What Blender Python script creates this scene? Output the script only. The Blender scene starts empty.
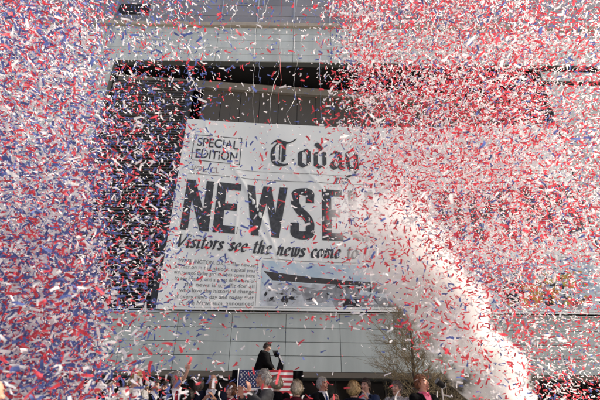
import bpy, bmesh, math, random
import numpy as np
from mathutils import Vector, Matrix, noise

random.seed(11); rng = np.random.default_rng(11)
S = bpy.context.scene
COL = S.collection
R = math.radians

# ---------------------------------------------------------------- camera, sky, sun, exposure
PITCH, ROLL, FPX, CAMZ = R(26.3), R(0.7), 405.0, 1.35
cam_d = bpy.data.cameras.new('camera'); cam = bpy.data.objects.new('camera', cam_d); COL.objects.link(cam)
cam_d.sensor_width = 36; cam_d.lens = 36 * FPX / 600; cam_d.clip_end = 600; cam_d.clip_start = 0.05
cam.matrix_world = (Matrix.Translation((0, 0, CAMZ)) @ Matrix.Rotation(R(90) + PITCH, 4, 'X') @ Matrix.Rotation(ROLL, 4, 'Z'))
cam_d.dof.use_dof = True; cam_d.dof.focus_distance = 11.0; cam_d.dof.aperture_fstop = 1.6
S.camera = cam

SUN_EL, SUN_AZ = R(46), R(-5)                 # azimuth measured from +X towards the camera side: the facade lies in its own shade
to_sun = Vector((math.cos(SUN_EL) * math.cos(SUN_AZ), -math.cos(SUN_EL) * math.sin(SUN_AZ), math.sin(SUN_EL)))
world = bpy.data.worlds.new('World'); S.world = world; world.use_nodes = True
wn = world.node_tree.nodes; wl = world.node_tree.links
sky = wn.new('ShaderNodeTexSky'); sky.sky_type = 'NISHITA'; sky.sun_disc = False
sky.sun_elevation = SUN_EL; sky.sun_rotation = math.atan2(to_sun.x, to_sun.y)
sky.air_density = 0.75; sky.dust_density = 6.0; sky.ozone_density = 0.0
wl.new(sky.outputs[0], wn['Background'].inputs[0]); wn['Background'].inputs[1].default_value = 0.15
sun_d = bpy.data.lights.new('sun', 'SUN'); sun_d.energy = 3.7; sun_d.angle = R(0.6); sun_d.color = (1.0, 0.92, 0.80)
sun = bpy.data.objects.new('sun', sun_d); COL.objects.link(sun)
sun.rotation_euler = (-to_sun).to_track_quat('-Z', 'Y').to_euler()
S.view_settings.view_transform = 'Standard'; S.view_settings.look = 'None'
S.view_settings.exposure = 0.85; S.view_settings.gamma = 1.0
S.view_settings.use_curve_mapping = False
S.cycles.volume_bounces = 10; S.cycles.max_bounces = 12; S.cycles.volume_step_rate = 1.0
S.cycles.transparent_max_bounces = 16

# ---------------------------------------------------------------- helpers
Rc = cam.matrix_world.to_3x3()
def ray(px, py):                               # direction with unit depth along the lens axis
    return Rc @ Vector(((px - 300) / FPX, -(py - 200) / FPX, -1))
def at(px, py, Y):
    d = ray(px, py); p = d * (Y / d.y); p.z += CAMZ; return p

def tag(o, label=None, cat=None, group=None, kind=None):
    if label: o['label'] = label
    if cat: o['category'] = cat
    if group: o['group'] = group
    if kind: o['kind'] = kind
    return o
def empty(name, loc, label, cat, group=None, rz=0, sc=1):
    o = bpy.data.objects.new(name, None); COL.objects.link(o); o.location = loc; o.rotation_euler = (0, 0, rz)
    o.scale = (sc, sc, sc); o.empty_display_size = .2
    return tag(o, label, cat, group)
def link(name, me, mats, parent=None, smooth=False):
    if not isinstance(mats, (list, tuple)): mats = [mats]
    if not me.materials:
        for m in mats: me.materials.append(m)
    if smooth: me.polygons.foreach_set('use_smooth', [True] * len(me.polygons))
    o = bpy.data.objects.new(name, me); COL.objects.link(o)
    if parent: o.parent = parent
    return o
def obj(name, bm, mats, parent=None, smooth=False):
    me = bpy.data.meshes.new(name); bm.to_mesh(me); bm.free()
    return link(name, me, mats, parent, smooth)

def mat(name, c, rough=.6, vary=0., scale=3., metal=0., island=0., bump=0., bscale=40., stretch=None, c2=None, trans=0., spec=.5):
    m = bpy.data.materials.new(name); m.use_nodes = True
    n, l = m.node_tree.nodes, m.node_tree.links; b = n['Principled BSDF']
    b.inputs['Roughness'].default_value = rough; b.inputs['Metallic'].default_value = metal
    b.inputs['Specular IOR Level'].default_value = spec
    rgb = n.new('ShaderNodeRGB'); rgb.outputs[0].default_value = (*c, 1); out = rgb.outputs[0]
    if vary or bump or c2:
        tc = n.new('ShaderNodeTexCoord'); mp = n.new('ShaderNodeMapping'); l.new(tc.outputs['Object'], mp.inputs[0])
        if stretch: mp.inputs['Scale'].default_value = stretch
    if vary or c2:
        nz = n.new('ShaderNodeTexNoise'); nz.inputs['Scale'].default_value = scale; nz.inputs['Detail'].default_value = 5
        l.new(mp.outputs[0], nz.inputs[0])
        mx = n.new('ShaderNodeMix'); mx.data_type = 'RGBA'
        rp = n.new('ShaderNodeMapRange'); rp.inputs[1].default_value = .35; rp.inputs[2].default_value = .65
        l.new(nz.outputs[0], rp.inputs[0]); l.new(rp.outputs[0], mx.inputs[0]); l.new(out, mx.inputs[6])
        mx.inputs[7].default_value = (*(c2 or [x * (1 - vary) for x in c]), 1); out = mx.outputs[2]
    if island:
        g = n.new('ShaderNodeNewGeometry'); hs = n.new('ShaderNodeHueSaturation')
        rp = n.new('ShaderNodeMapRange'); rp.inputs[3].default_value = 1 - island; rp.inputs[4].default_value = 1 + island
        l.new(g.outputs['Random Per Island'], rp.inputs[0]); l.new(rp.outputs[0], hs.inputs['Value']); l.new(out, hs.inputs['Color']); out = hs.outputs[0]
    l.new(out, b.inputs['Base Color'])
    if bump:
        nb = n.new('ShaderNodeTexNoise'); nb.inputs['Scale'].default_value = bscale; nb.inputs['Detail'].default_value = 3
        l.new(mp.outputs[0], nb.inputs[0]); bp = n.new('ShaderNodeBump'); bp.inputs['Strength'].default_value = bump
        l.new(nb.outputs[0], bp.inputs['Height']); l.new(bp.outputs[0], b.inputs['Normal'])
    if trans:
        t = n.new('ShaderNodeBsdfTranslucent'); l.new(out, t.inputs[0]); ms = n.new('ShaderNodeMixShader'); ms.inputs[0].default_value = trans
        l.new(b.outputs[0], ms.inputs[1]); l.new(t.outputs[0], ms.inputs[2]); l.new(ms.outputs[0], n['Material Output'].inputs[0])
    return m

def box(bm, x0, x1, y0, y1, z0, z1, mi=0):
    v = [bm.verts.new(p) for p in ((x0,y0,z0),(x1,y0,z0),(x1,y1,z0),(x0,y1,z0),(x0,y0,z1),(x1,y0,z1),(x1,y1,z1),(x0,y1,z1))]
    for f in ((0,3,2,1),(4,5,6,7),(0,1,5,4),(1,2,6,5),(2,3,7,6),(3,0,4,7)):
        bm.faces.new([v[i] for i in f]).material_index = mi
def frame_of(d):
    d = d.normalized(); u = d.cross(Vector((0, 0, 1)) if abs(d.z) < .9 else Vector((1, 0, 0))).normalized()
    return u, d.cross(u)
def tube(bm, pts, rad, seg=8, caps=True, mi=0):
    pts = [Vector(p) for p in pts]; rings = []
    for i, p in enumerate(pts):
        d = (pts[min(i + 1, len(pts) - 1)] - pts[max(i - 1, 0)])
        u, w = frame_of(d); r = rad[i] if hasattr(rad, '__len__') else rad
        rings.append([bm.verts.new(p + (u * math.cos(2 * math.pi * k / seg) + w * math.sin(2 * math.pi * k / seg)) * r) for k in range(seg)])
    for a, b in zip(rings, rings[1:]):
        for k in range(seg): bm.faces.new((a[k], a[(k + 1) % seg], b[(k + 1) % seg], b[k])).material_index = mi
    if caps and seg > 2:
        bm.faces.new(rings[0][::-1]).material_index = mi; bm.faces.new(rings[-1]).material_index = mi
def ellipsoid(bm, c, r, M=None, seg=16, rings=10):
    g = bmesh.ops.create_uvsphere(bm, u_segments=seg, v_segments=rings, radius=1)
    for v in g['verts']:
        p = Vector((v.co.x * r[0], v.co.y * r[1], v.co.z * r[2]))
        if M is not None: p = M @ p
        v.co = p + Vector(c)
    return g['verts']
def stack(bm, prof, seg=28, grow=0., sx=1.):   # vertical stack of ellipses (z, rx, ry, yc)
    rings = []
    for z, rx, ry, yc in prof:
        rings.append([bm.verts.new(((rx * sx + grow) * math.cos(2 * math.pi * k / seg), yc + (ry + grow) * math.sin(2 * math.pi * k / seg), z)) for k in range(seg)])
    for a, b in zip(rings, rings[1:]):
        for k in range(seg): bm.faces.new((a[k], a[(k + 1) % seg], b[(k + 1) % seg], b[k]))
    bm.faces.new(rings[0][::-1]); bm.faces.new(rings[-1])
def remesh(bm, vox, smooth_it=2):
    me = bpy.data.meshes.new('tmp'); bm.to_mesh(me); bm.free()
    o = bpy.data.objects.new('tmp', me); COL.objects.link(o)
    md = o.modifiers.new('r', 'REMESH'); md.mode = 'VOXEL'; md.voxel_size = vox
    sm = o.modifiers.new('s', 'SMOOTH'); sm.iterations = smooth_it; sm.factor = .5
    dg = bpy.context.evaluated_depsgraph_get(); out = bpy.data.meshes.new_from_object(o.evaluated_get(dg))
    bpy.data.objects.remove(o); bpy.data.meshes.remove(me)
    out.materials.clear()
    return out

# ---------------------------------------------------------------- materials
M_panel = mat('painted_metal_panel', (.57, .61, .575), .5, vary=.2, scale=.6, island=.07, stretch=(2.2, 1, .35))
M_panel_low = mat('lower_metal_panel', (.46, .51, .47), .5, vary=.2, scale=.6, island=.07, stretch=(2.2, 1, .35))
M_joint = mat('dark_joint', (.10, .11, .105), .8)
M_dark = mat('dark_void', (.006, .006, .007), .7)  # near-black that stands in for shade inside the recess and gaps
M_louver = mat('louver_metal', (.20, .20, .20), .5, vary=.45, scale=.8)
M_louver_back = mat('louver_backing', (.012, .012, .014), .8)
M_brown = mat('bronze_wall', (.12, .102, .075), .5, vary=.18, scale=.4)
M_band = mat('stone_band', (.34, .31, .26), .7, vary=.15, scale=1.)
M_ledge = mat('limestone_ledge', (.42, .37, .30), .8, vary=.15)
M_glass = mat('band_glass', (.28, .27, .275), .12, vary=.2, scale=.3, island=.15, spec=.8)
M_glassdark = mat('entrance_glass', (.012, .012, .013), .08, spec=.4)
M_alum = mat('aluminium', (.6, .62, .62), .35, metal=.6)
M_darkmetal = mat('dark_metal', (.03, .03, .032), .45)
M_ground = mat('granite_paving', (.30, .29, .27), .8, vary=.25, scale=1.2, bump=.1)
M_cloth = mat('banner_cloth', (.75, .775, .73), .65, vary=.06, scale=.35, bump=.05, bscale=25)
M_ink = mat('black_ink', (.028, .03, .033), .7, vary=.4, scale=6, c2=(.06, .065, .07))
M_grey_ink = mat('grey_ink', (.20, .205, .20), .8, vary=.25, scale=8)
M_faint_ink = mat('faint_red_ink', (.36, .30, .28), .8)

# ---------------------------------------------------------------- ground (setting)
bm = bmesh.new(); box(bm, -150, 150, -120, 150, -.3, 0); tag(obj('ground', bm, M_ground), kind='structure')

# ---------------------------------------------------------------- museum building
FY = 22.0
JX, JP = -.66, 2.84
def joints(x0, x1):
    k0 = math.ceil((x0 - JX) / JP + .02); xs = [x0]
    while JX + k0 * JP < x1 - .05: xs.append(JX + k0 * JP); k0 += 1
    return xs + [x1]
def cladding(name, x0, x1, zs, m, parent, y=FY, depth=.5, gx=.013, gz=.014, xs=None):
    bm = bmesh.new(); xs = xs or joints(x0, x1)
    for a, b in zip(xs, xs[1:]):
        for c, d in zip(zs, zs[1:]):
            j = random.uniform(-.004, .004)
            box(bm, a + gx, b - gx, y + j, y + .06, c + gz, d - gz, 0)
    box(bm, x0, x1, y + .045, y + depth, zs[0], zs[-1], 1)
    return obj(name, bm, [m, M_joint], parent)
bld = empty('museum_building', (0, FY, 0), 'pale metal clad museum building with a huge dark recessed opening, filling the whole background', 'building')
bld_parts = []
XL, XR, XO0, XO1 = -46, 48, -13.63, 17.2
low = [2.61, 3.36, 4.03, 4.73, 5.46]
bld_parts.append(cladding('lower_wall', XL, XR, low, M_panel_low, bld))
rows = [5.61 + .72 * k for k in range(24)] + [23.43]
bld_parts.append(cladding('side_wall', XL, XO0, [5.5] + rows[1:-1] + [23.43], M_panel, bld))
zr = [5.5] + [5.61 + .72 * k for k in range(1, 23)]
bld_parts.append(cladding('side_wall', XO1, XR, zr[:-1] + [21.55], M_panel, bld))
bld_parts.append(cladding('side_wall', XO1, XR, [21.92, 22.78], M_panel, bld))
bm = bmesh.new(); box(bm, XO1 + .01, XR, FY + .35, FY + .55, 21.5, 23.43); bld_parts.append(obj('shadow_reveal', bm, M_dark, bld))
bld_parts.append(cladding('upper_wall', XL, XR, [23.43, 24.12, 24.75, 25.53, 26.25, 26.93], M_panel, bld, y=FY))
bm = bmesh.new(); box(bm, XL, XR, FY - .2, FY + .4, 26.95, 27.28); bld_parts.append(obj('ledge', bm, M_ledge, bld))
# rail on top of the lower wall
bm = bmesh.new(); box(bm, XL, XR, FY - .08, FY + .45, 5.462, 5.53); box(bm, XL, XR, FY - .06, FY - .01, 5.60, 5.64)
x = XL + 1
while x < XR: box(bm, x, x + .04, FY - .055, FY - .015, 5.53, 5.60); x += 1.42
bld_parts.append(obj('rail', bm, M_alum, bld))
# glazed upper storey
gl = cladding('window_band', XL, XR, [27.32, 28.5, 29.7, 31.2, 32.6], M_glass, bld, y=FY + .25, gx=.03, gz=.025); bld_parts.append(gl)
for k in range(-15, 17):
    xx = JX + k * JP
    bm = bmesh.new(); box(bm, xx - .035, xx + .035, FY + .19, FY + .245, 27.325, 32.6); o = obj('mullion', bm, M_alum, gl)
for (x0, x1, z0, z1) in ((-14.6, -12.2, 28.55, 29.65),):
    bm = bmesh.new(); box(bm, x0, x1, FY + .2, FY + .243, z0, z1); obj('open_window', bm, M_dark, gl)
bld_parts.append(cladding('parapet', XL, XR, [32.6, 33.3, 34.0, 34.8], M_panel, bld))
bm = bmesh.new(); box(bm, XL, XR, FY + .5, FY + 14, 32.0, 34.6); bld_parts.append(obj('roof', bm, M_joint, bld))
# recess: back wall yawed 5 degrees, head coloured black for the overhang shadow
yaw = math.tan(R(5.0))
def yb(x): return 23.2 + (x - XO0) * yaw
bm = bmesh.new()
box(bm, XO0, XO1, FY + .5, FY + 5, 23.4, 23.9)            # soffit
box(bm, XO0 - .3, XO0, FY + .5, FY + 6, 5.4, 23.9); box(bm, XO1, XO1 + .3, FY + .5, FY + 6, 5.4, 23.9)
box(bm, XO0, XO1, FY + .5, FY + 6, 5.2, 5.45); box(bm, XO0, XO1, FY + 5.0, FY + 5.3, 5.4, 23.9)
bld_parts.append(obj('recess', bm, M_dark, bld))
def wall_yawed(bm, x0, x1, z0, z1, th=.12, off=0., mi=0):
    pts = [(x0, yb(x0) + off), (x1, yb(x1) + off), (x1, yb(x1) + off + th), (x0, yb(x0) + off + th)]
    lo = [bm.verts.new((a, b, z0)) for a, b in pts]; hi = [bm.verts.new((a, b, z1)) for a, b in pts]
    bm.faces.new(lo[::-1]).material_index = mi; bm.faces.new(hi).material_index = mi
    for i in range(4): bm.faces.new((lo[i], lo[(i + 1) % 4], hi[(i + 1) % 4], hi[i])).material_index = mi
bm = bmesh.new(); x = -7.4
while x < XO1 - .3:
    x1 = min(x + 1.42, XO1 - .02); wall_yawed(bm, x + .02, x1 - .02, 5.6, 22.3, mi=0); x = x1
wall_yawed(bm, -7.4, XO1 - .02, 5.6, 22.3, th=.1, off=.05, mi=1)
bld_parts.append(obj('back_wall', bm, [M_brown, M_dark], bld))
bm = bmesh.new(); wall_yawed(bm, XO0 + .05, XO1 - .05, 22.32, 22.95, th=.5, off=-.25); bld_parts.append(obj('beam', bm, M_band, bld))
# louvred screens left and right of the opening
def louver(x0, x1, z0, z1, y):
    bm = bmesh.new(); box(bm, x0, x1, y + .16, y + .22, z0, z1); o = obj('louver_screen', bm, M_louver_back, bld)
    sl = bmesh.new(); z = z0 + .1
    while z < z1 - .05:
        box(sl, x0 + .02, x1 - .02, y, y + .155, z, z + .022); z += .21
    obj('slat_row', sl, M_louver, o); return o
bld_parts += [louver(XO0 + .06, -8.15, 5.5, 22.1, FY + .45), louver(15.3, XO1 - .05, 17.0, 22.1, FY + .45)]
bm = bmesh.new(); box(bm, -8.1, -7.75, FY + .3, FY + .7, 5.5, 22.2); bld_parts.append(obj('post', bm, M_darkmetal, bld))
# ground storey set back behind the people
bm = bmesh.new(); box(bm, XL, XR, FY - .05, FY + .5, 2.36, 2.60); bld_parts.append(obj('soffit_edge', bm, M_brown, bld))
bm = bmesh.new(); box(bm, XL, XR, FY + .5, FY + 4, 2.38, 2.58); bld_parts.append(obj('soffit', bm, M_joint, bld))
bm = bmesh.new(); box(bm, XL, XR, FY + 3.6, FY + 3.7, 0, 2.37); en = obj('entrance_glazing', bm, M_glassdark, bld); bld_parts.append(en)
for k in range(-15, 17):
    bm = bmesh.new(); xx = JX + k * JP; box(bm, xx - .04, xx + .04, FY + 3.5, FY + 3.595, 0, 2.37); obj('mullion', bm, M_darkmetal, en)
for o in bld_parts:
    o.matrix_parent_inverse = Matrix.Translation((0, -FY, 0))

# ---------------------------------------------------------------- newspaper banner
BX0, BX1, BZ0, BZ1 = -7.52, 16.85, 5.56, 17.95
def sstep(a, b, t): t = max(0, min(1, (t - a) / (b - a))); return t * t * (3 - 2 * t)
def droop(x, z):
    t = (x - BX0) / (BX1 - BX0)
    return -.7 * math.sin(math.pi * max(0, min(1, t))) * sstep(5.6, 9.2, z) * (1 - .3 * sstep(14.5, 18, z))
def warp(x, z, off=0.):
    w = 0.
    for (cx, cz, ang, amp, wid, ln) in CREASES:
        dx, dz = x - cx, z - cz; a = dx * math.cos(ang) + dz * math.sin(ang); b = -dx * math.sin(ang) + dz * math.cos(ang)
        w += amp * math.exp(-(b / wid) ** 2) * math.exp(-(a / ln) ** 2)
    w += .05 * math.sin(x * .9 + z * .5) + .035 * noise.noise(Vector((x * .55, z * .55, 3)))
    edge = sstep(0, 1.2, min(x - BX0, BX1 - x, BZ1 - z, z - BZ0))
    return Vector((x, FY - .32 - w * (.35 + .65 * edge) - off, z + droop(x, z)))
CREASES = [(-4.2 + .5 * i, 14.8 - .9 * i, R(-52 - 3 * i), .035, .10, 2.0) for i in range(6)]
CREASES += [(random.uniform(-7, 16), random.uniform(6, 17.5), R(random.choice([-50, -60, -40, 40, 55, 90])), random.uniform(.02, .06), random.uniform(.06, .16), random.uniform(.7, 2.2)) for _ in range(46)]
ban = empty('newspaper_banner', (BX0, FY - .3, BZ0), 'giant newspaper front page banner with black headline, hung across the building opening', 'banner')
ban_inv = Matrix.Translation((-BX0, -FY + .3, -BZ0))
def on_banner(name, bm, m, off, parent=ban, cut=.22):
    """lay a flat drawing (x, z in the x,y of bm) on the wavy cloth"""
    if cut:
        for ax, nrm in ((0, (1, 0, 0)), (1, (0, 1, 0))):
            cs = [v.co[ax] for v in bm.verts]; a = math.ceil(min(cs) / cut) * cut
            while a < max(cs):
                co = [0, 0, 0]; co[ax] = a
                bmesh.ops.bisect_plane(bm, geom=bm.verts[:] + bm.edges[:] + bm.faces[:], plane_co=co, plane_no=nrm); a += cut
    for v in bm.verts: v.co = warp(v.co.x, v.co.y, off + v.co.z)
    bmesh.ops.recalc_face_normals(bm, faces=bm.faces)
    o = obj(name, bm, m, parent, smooth=True)
    if parent is ban: o.matrix_parent_inverse = ban_inv
    return o
bm = bmesh.new(); NXg, NZg = 340, 180
g = [[bm.verts.new((BX0 + (BX1 - BX0) * i / NXg, BZ0 + (BZ1 - BZ0) * j / NZg, 0)) for i in range(NXg + 1)] for j in range(NZg + 1)]
for j in range(NZg):
    for i in range(NXg): bm.faces.new((g[j][i], g[j][i + 1], g[j + 1][i + 1], g[j + 1][i]))
cloth = on_banner('cloth', bm, M_cloth, 0, cut=0)

def poly(bm, pts, z=0., mi=0):
    f = bm.faces.new([bm.verts.new((p[0], p[1], z)) for p in pts]); f.material_index = mi; return f
def rect(bm, x0, x1, y0, y1, z=0., mi=0): poly(bm, [(x0, y0), (x1, y0), (x1, y1), (x0, y1)], z, mi)
def smooth_path(p, n=8):
    p = [Vector((a[0], a[1])) for a in p]; out = []
    if len(p) < 3: return p
    q = [p[0] * 2 - p[1]] + p + [p[-1] * 2 - p[-2]]
    for i in range(1, len(q) - 2):
        for k in range(n):
            t = k / n; a, b, c, d = q[i - 1], q[i], q[i + 1], q[i + 2]
            out.append(.5 * ((2 * b) + (c - a) * t + (2 * a - 5 * b + 4 * c - d) * t * t + (3 * b - a - 3 * c + d) * t ** 3))
    return out + [p[-1]]
_lay = [0]
def nib(bm, pts, w, ang, sm=True):             # broad-nib pen stroke
    pts = smooth_path(pts) if sm else [Vector((a[0], a[1])) for a in pts]
    n = Vector((math.cos(ang), math.sin(ang))) * w / 2; t = Vector((-math.sin(ang), math.cos(ang))) * w * .13
    _lay[0] = (_lay[0] + 1) % 7
    for a, b in zip(pts, pts[1:]):
        s = [a + n, a - n, b + n, b - n, a + t, a - t, b + t, b - t]
        _lay[0] = (_lay[0] + 1) % 7
        hull(bm, s, _lay[0] * .0012)
def hull(bm, pts, z):
    pts = sorted(pts, key=lambda p: (p.x, p.y))
    def half(ps):
        h = []
        for p in ps:
            while len(h) > 1 and (h[-1].x - h[-2].x) * (p.y - h[-2].y) - (h[-1].y - h[-2].y) * (p.x - h[-2].x) <= 1e-12: h.pop()
            h.append(p)
        return h
    a, b = half(pts), half(pts[::-1]); h = a[:-1] + b[:-1]
    if len(h) > 2: poly(bm, h, z)
def ribbon(bm, pts, w, sm=True, z=0.):         # constant-width stroke
    pts = smooth_path(pts, 7) if sm else [Vector(p) for p in pts]
    L, Q = [], []
    for i, p in enumerate(pts):
        d = (pts[min(i + 1, len(pts) - 1)] - pts[max(i - 1, 0)]).normalized(); n = Vector((-d.y, d.x)) * w / 2
        L.append(bm.verts.new((*(p + n), z))); Q.append(bm.verts.new((*(p - n), z)))
    for i in range(len(pts) - 1): bm.faces.new((L[i], L[i + 1], Q[i + 1], Q[i]))

# headline, heavy condensed capitals
HZ0, HZ1 = 10.16, 13.42; HH = HZ1 - HZ0
def letter(ch, x0, x1):
    bm = bmesh.new(); w = x1 - x0; st = .56
    X = lambda u: x0 + w * u
    Z = lambda v: HZ0 + HH * v
    a = st / w
    if ch == 'N':
        poly(bm, [(X(0), Z(0)), (X(a * .82), Z(0)), (X(a * .82), Z(1)), (X(0), Z(1))]); poly(bm, [(X(1 - a * .82), Z(0)), (X(1), Z(0)), (X(1), Z(1)), (X(1 - a * .82), Z(1))], .002)
        poly(bm, [(X(0), Z(1)), (X(a * .95), Z(1)), (X(1), Z(0)), (X(1 - a * .95), Z(0))], .004)
    elif ch == 'E':
        rect(bm, X(0), X(a), Z(0), Z(1)); rect(bm, X(a), X(1), Z(.86), Z(1)); rect(bm, X(a), X(.9), Z(.44), Z(.58)); rect(bm, X(a), X(1), Z(0), Z(.14))
    elif ch == 'W':
        b = .5 / w; q = [(0, b * .95, .17, .17 + b * .9), (.5 - b / 2, .5 + b / 2 * .8, .17, .17 + b * .8), (.5 - b / 2 * .8, .5 + b / 2, .83 - b * .8, .83), (1 - b * .95, 1, .83 - b * .9, .83)]
        for i, (t0, t1, b0, b1) in enumerate(q): poly(bm, [(X(b0), Z(0)), (X(b1), Z(0)), (X(t1), Z(1)), (X(t0), Z(1))], .002 * i)
    elif ch == 'M':
        rect(bm, X(0), X(.21), Z(0), Z(1)); rect(bm, X(.79), X(1), Z(0), Z(1))
        poly(bm, [(X(.41), Z(.12)), (X(.5), Z(.12)), (X(.26), Z(1)), (X(.21), Z(1)), (X(.21), Z(.8))], .002); poly(bm, [(X(.5), Z(.12)), (X(.59), Z(.12)), (X(.79), Z(.8)), (X(.79), Z(1)), (X(.74), Z(1))], .004)
    elif ch == 'S':
        h = .27 / w; ribbon(bm, [(X(1 - h), Z(.70)), (X(1 - h), Z(.80)), (X(.8), Z(.895)), (X(.5), Z(.925)), (X(.22), Z(.89)), (X(h), Z(.79)), (X(h * 1.1), Z(.67)), (X(.38), Z(.55)), (X(.64), Z(.44)), (X(1 - h), Z(.31)), (X(1 - h), Z(.2)), (X(.8), Z(.105)), (X(.5), Z(.075)), (X(.22), Z(.105)), (X(h), Z(.2)), (X(h), Z(.31))], .5)
    elif ch == 'U':
        h = .27 / w; ribbon(bm, [(X(h), Z(1)), (X(h), Z(.6)), (X(h), Z(.22)), (X(.28), Z(.1)), (X(.5), Z(.075)), (X(.72), Z(.1)), (X(1 - h), Z(.22)), (X(1 - h), Z(.6)), (X(1 - h), Z(1))], .5)
    elif ch == 'O':
        h = .27 / w; ribbon(bm, [(X(.5), Z(.925)), (X(.27), Z(.9)), (X(h), Z(.78)), (X(h), Z(.5)), (X(h), Z(.22)), (X(.27), Z(.1)), (X(.5), Z(.075)), (X(.73), Z(.1)), (X(1 - h), Z(.22)), (X(1 - h), Z(.5)), (X(1 - h), Z(.78)), (X(.73), Z(.9)), (X(.5), Z(.925))], .5)
    elif ch == 'P':
        rect(bm, X(0), X(a), Z(0), Z(1)); h = .25 / w
        ribbon(bm, [(X(a), Z(.925)), (X(.7), Z(.925)), (X(1 - h), Z(.82)), (X(1 - h), Z(.58)), (X(.7), Z(.47)), (X(a), Z(.47))], .48, z=.002)
    return bm
hl = bpy.data.objects.new('headline', None); COL.objects.link(hl); hl.parent = ban; hl.matrix_parent_inverse = ban_inv
for ch, x0, x1 in (('N', -6.9, -5.22), ('E', -5.0, -3.57), ('W', -3.2, -.76), ('S', -.56, .86), ('E', 1.3, 2.5), ('U', 2.86, 4.4), ('M', 4.75, 7.0), ('O', 8.2, 9.65), ('P', 10.0, 11.45), ('E', 11.8, 13.0), ('N', 13.3, 14.95), ('S', 15.15, 16.5)):
    on_banner('letter', letter(ch, x0, x1), M_ink, .012, parent=hl)

GL = {
 'V': (1.15, [[(0, 1.5), (.45, 0)], [(.45, 0), (1.05, 1.5)], [(-.1, 1.5), (.25, 1.5)], [(.85, 1.5), (1.2, 1.5)]]),
 'i': (.45, [[(.02, .85), (.15, 1), (.15, .12), (.28, 0), (.38, .15)], [(.17, 1.36), (.2, 1.4)]]),
 's': (.62, [[(.5, .8), (.3, 1), (.08, .82), (.25, .55), (.48, .28), (.3, 0), (.02, .2)]]),
 't': (.52, [[(.2, 1.35), (.18, .6), (.2, .12), (.34, 0), (.46, .15)], [(0, .98), (.45, .98)]]),
 'o': (.74, [[(.33, 1), (.08, .75), (.05, .3), (.3, 0), (.56, .25), (.6, .7), (.33, 1)]]),
 'r': (.58, [[(.02, .9), (.15, 1), (.15, 0)], [(.15, .6), (.35, .98), (.5, .88)]]),
 'e': (.68, [[(.1, .52), (.48, .62), (.5, .85), (.32, 1), (.08, .7), (.08, .3), (.3, 0), (.55, .2)]]),
 'h': (.8, [[(.12, 1.55), (.12, 0)], [(.12, .6), (.35, 1), (.5, .8), (.5, .12), (.62, 0), (.7, .12)]]),
 'n': (.8, [[(.0, .88), (.14, 1), (.14, 0)], [(.14, .6), (.36, 1), (.52, .8), (.52, .12), (.64, 0), (.72, .12)]]),
 'w': (1.0, [[(.0, .9), (.14, 1), (.16, .2), (.33, 0), (.5, .3), (.52, 1)], [(.52, .3), (.68, 0), (.88, .4), (.85, .95)]]),
 'c': (.64, [[(.52, .78), (.34, 1), (.08, .65), (.1, .25), (.32, 0), (.55, .2)]]),
 'm': (1.2, [[(.0, .88), (.14, 1), (.14, 0)], [(.14, .6), (.36, 1), (.52, .8), (.52, 0)], [(.52, .6), (.75, 1), (.92, .8), (.92, .12), (1.04, 0), (1.12, .12)]]),
 'l': (.42, [[(.12, 1.55), (.12, .12), (.26, 0), (.36, .15)]]),
 'f': (.52, [[(.5, 1.4), (.36, 1.52), (.2, 1.2), (.18, 0)], [(0, .98), (.42, .98)]]),
}
bm = bmesh.new(); cx, xh, base = -7.0, .50, 9.12
for ch in 'Visitors see the news come to life':
    if ch == ' ': cx += .30; continue
    wd, st = GL[ch]
    for s in st:
        nib(bm, [(cx + (p[0] * .92 + p[1] * .22) * xh, base + p[1] * xh) for p in s], .155, R(25), sm=len(s) > 2)
    cx += wd * .92 * xh + .045
on_banner('subheading', bm, M_ink, .02, cut=0)

BL = {
 'T': (1.28, [([(0, 1.3), (.18, 1.48), (.45, 1.42), (.75, 1.34), (1.0, 1.42), (1.22, 1.58)], 1), ([(.32, 1.36), (.08, 1.05), (.03, .6), (.15, .22), (.48, .03), (.85, .1), (1.12, .36)], 1), ([(.66, 1.34), (.62, .9), (.62, .28)], 1), ([(.4, 1.2), (.4, .3)], .35)]),
 'o': (.72, [([(.1, .86), (.1, .16), (.34, 0)], 1), ([(.1, .82), (.36, 1.0), (.56, .84), (.56, .16), (.32, 0)], 1)]),
 'd': (.72, [([(.1, .86), (.1, .16), (.34, 0)], 1), ([(.1, .82), (.34, .98)], 1), ([(.12, 1.42), (.34, 1.2), (.56, .84), (.56, .16), (.32, 0)], 1)]),
 'a': (.74, [([(.1, .84), (.34, 1.0), (.54, .84), (.54, .14), (.7, 0)], 1), ([(.54, .56), (.16, .42), (.12, .14), (.3, 0), (.54, .2)], 1)]),
 'y': (.74, [([(.1, 1), (.1, .18), (.32, 0), (.56, .18)], 1), ([(.56, 1), (.56, -.05), (.36, -.38), (.06, -.42)], 1)]),
}
bm = bmesh.new(); cx, xh, base = -1.80, 1.18, 14.92
for ch in 'Today':
    wd, st = BL[ch]
    for s, k in st: nib(bm, [(cx + p[0] * xh, base + p[1] * xh) for p in s], .30 * xh * .92 * k, R(38), sm=(ch == 'T'))
    cx += wd * xh + .14
on_banner('masthead', bm, M_ink, .02, cut=0)

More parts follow.
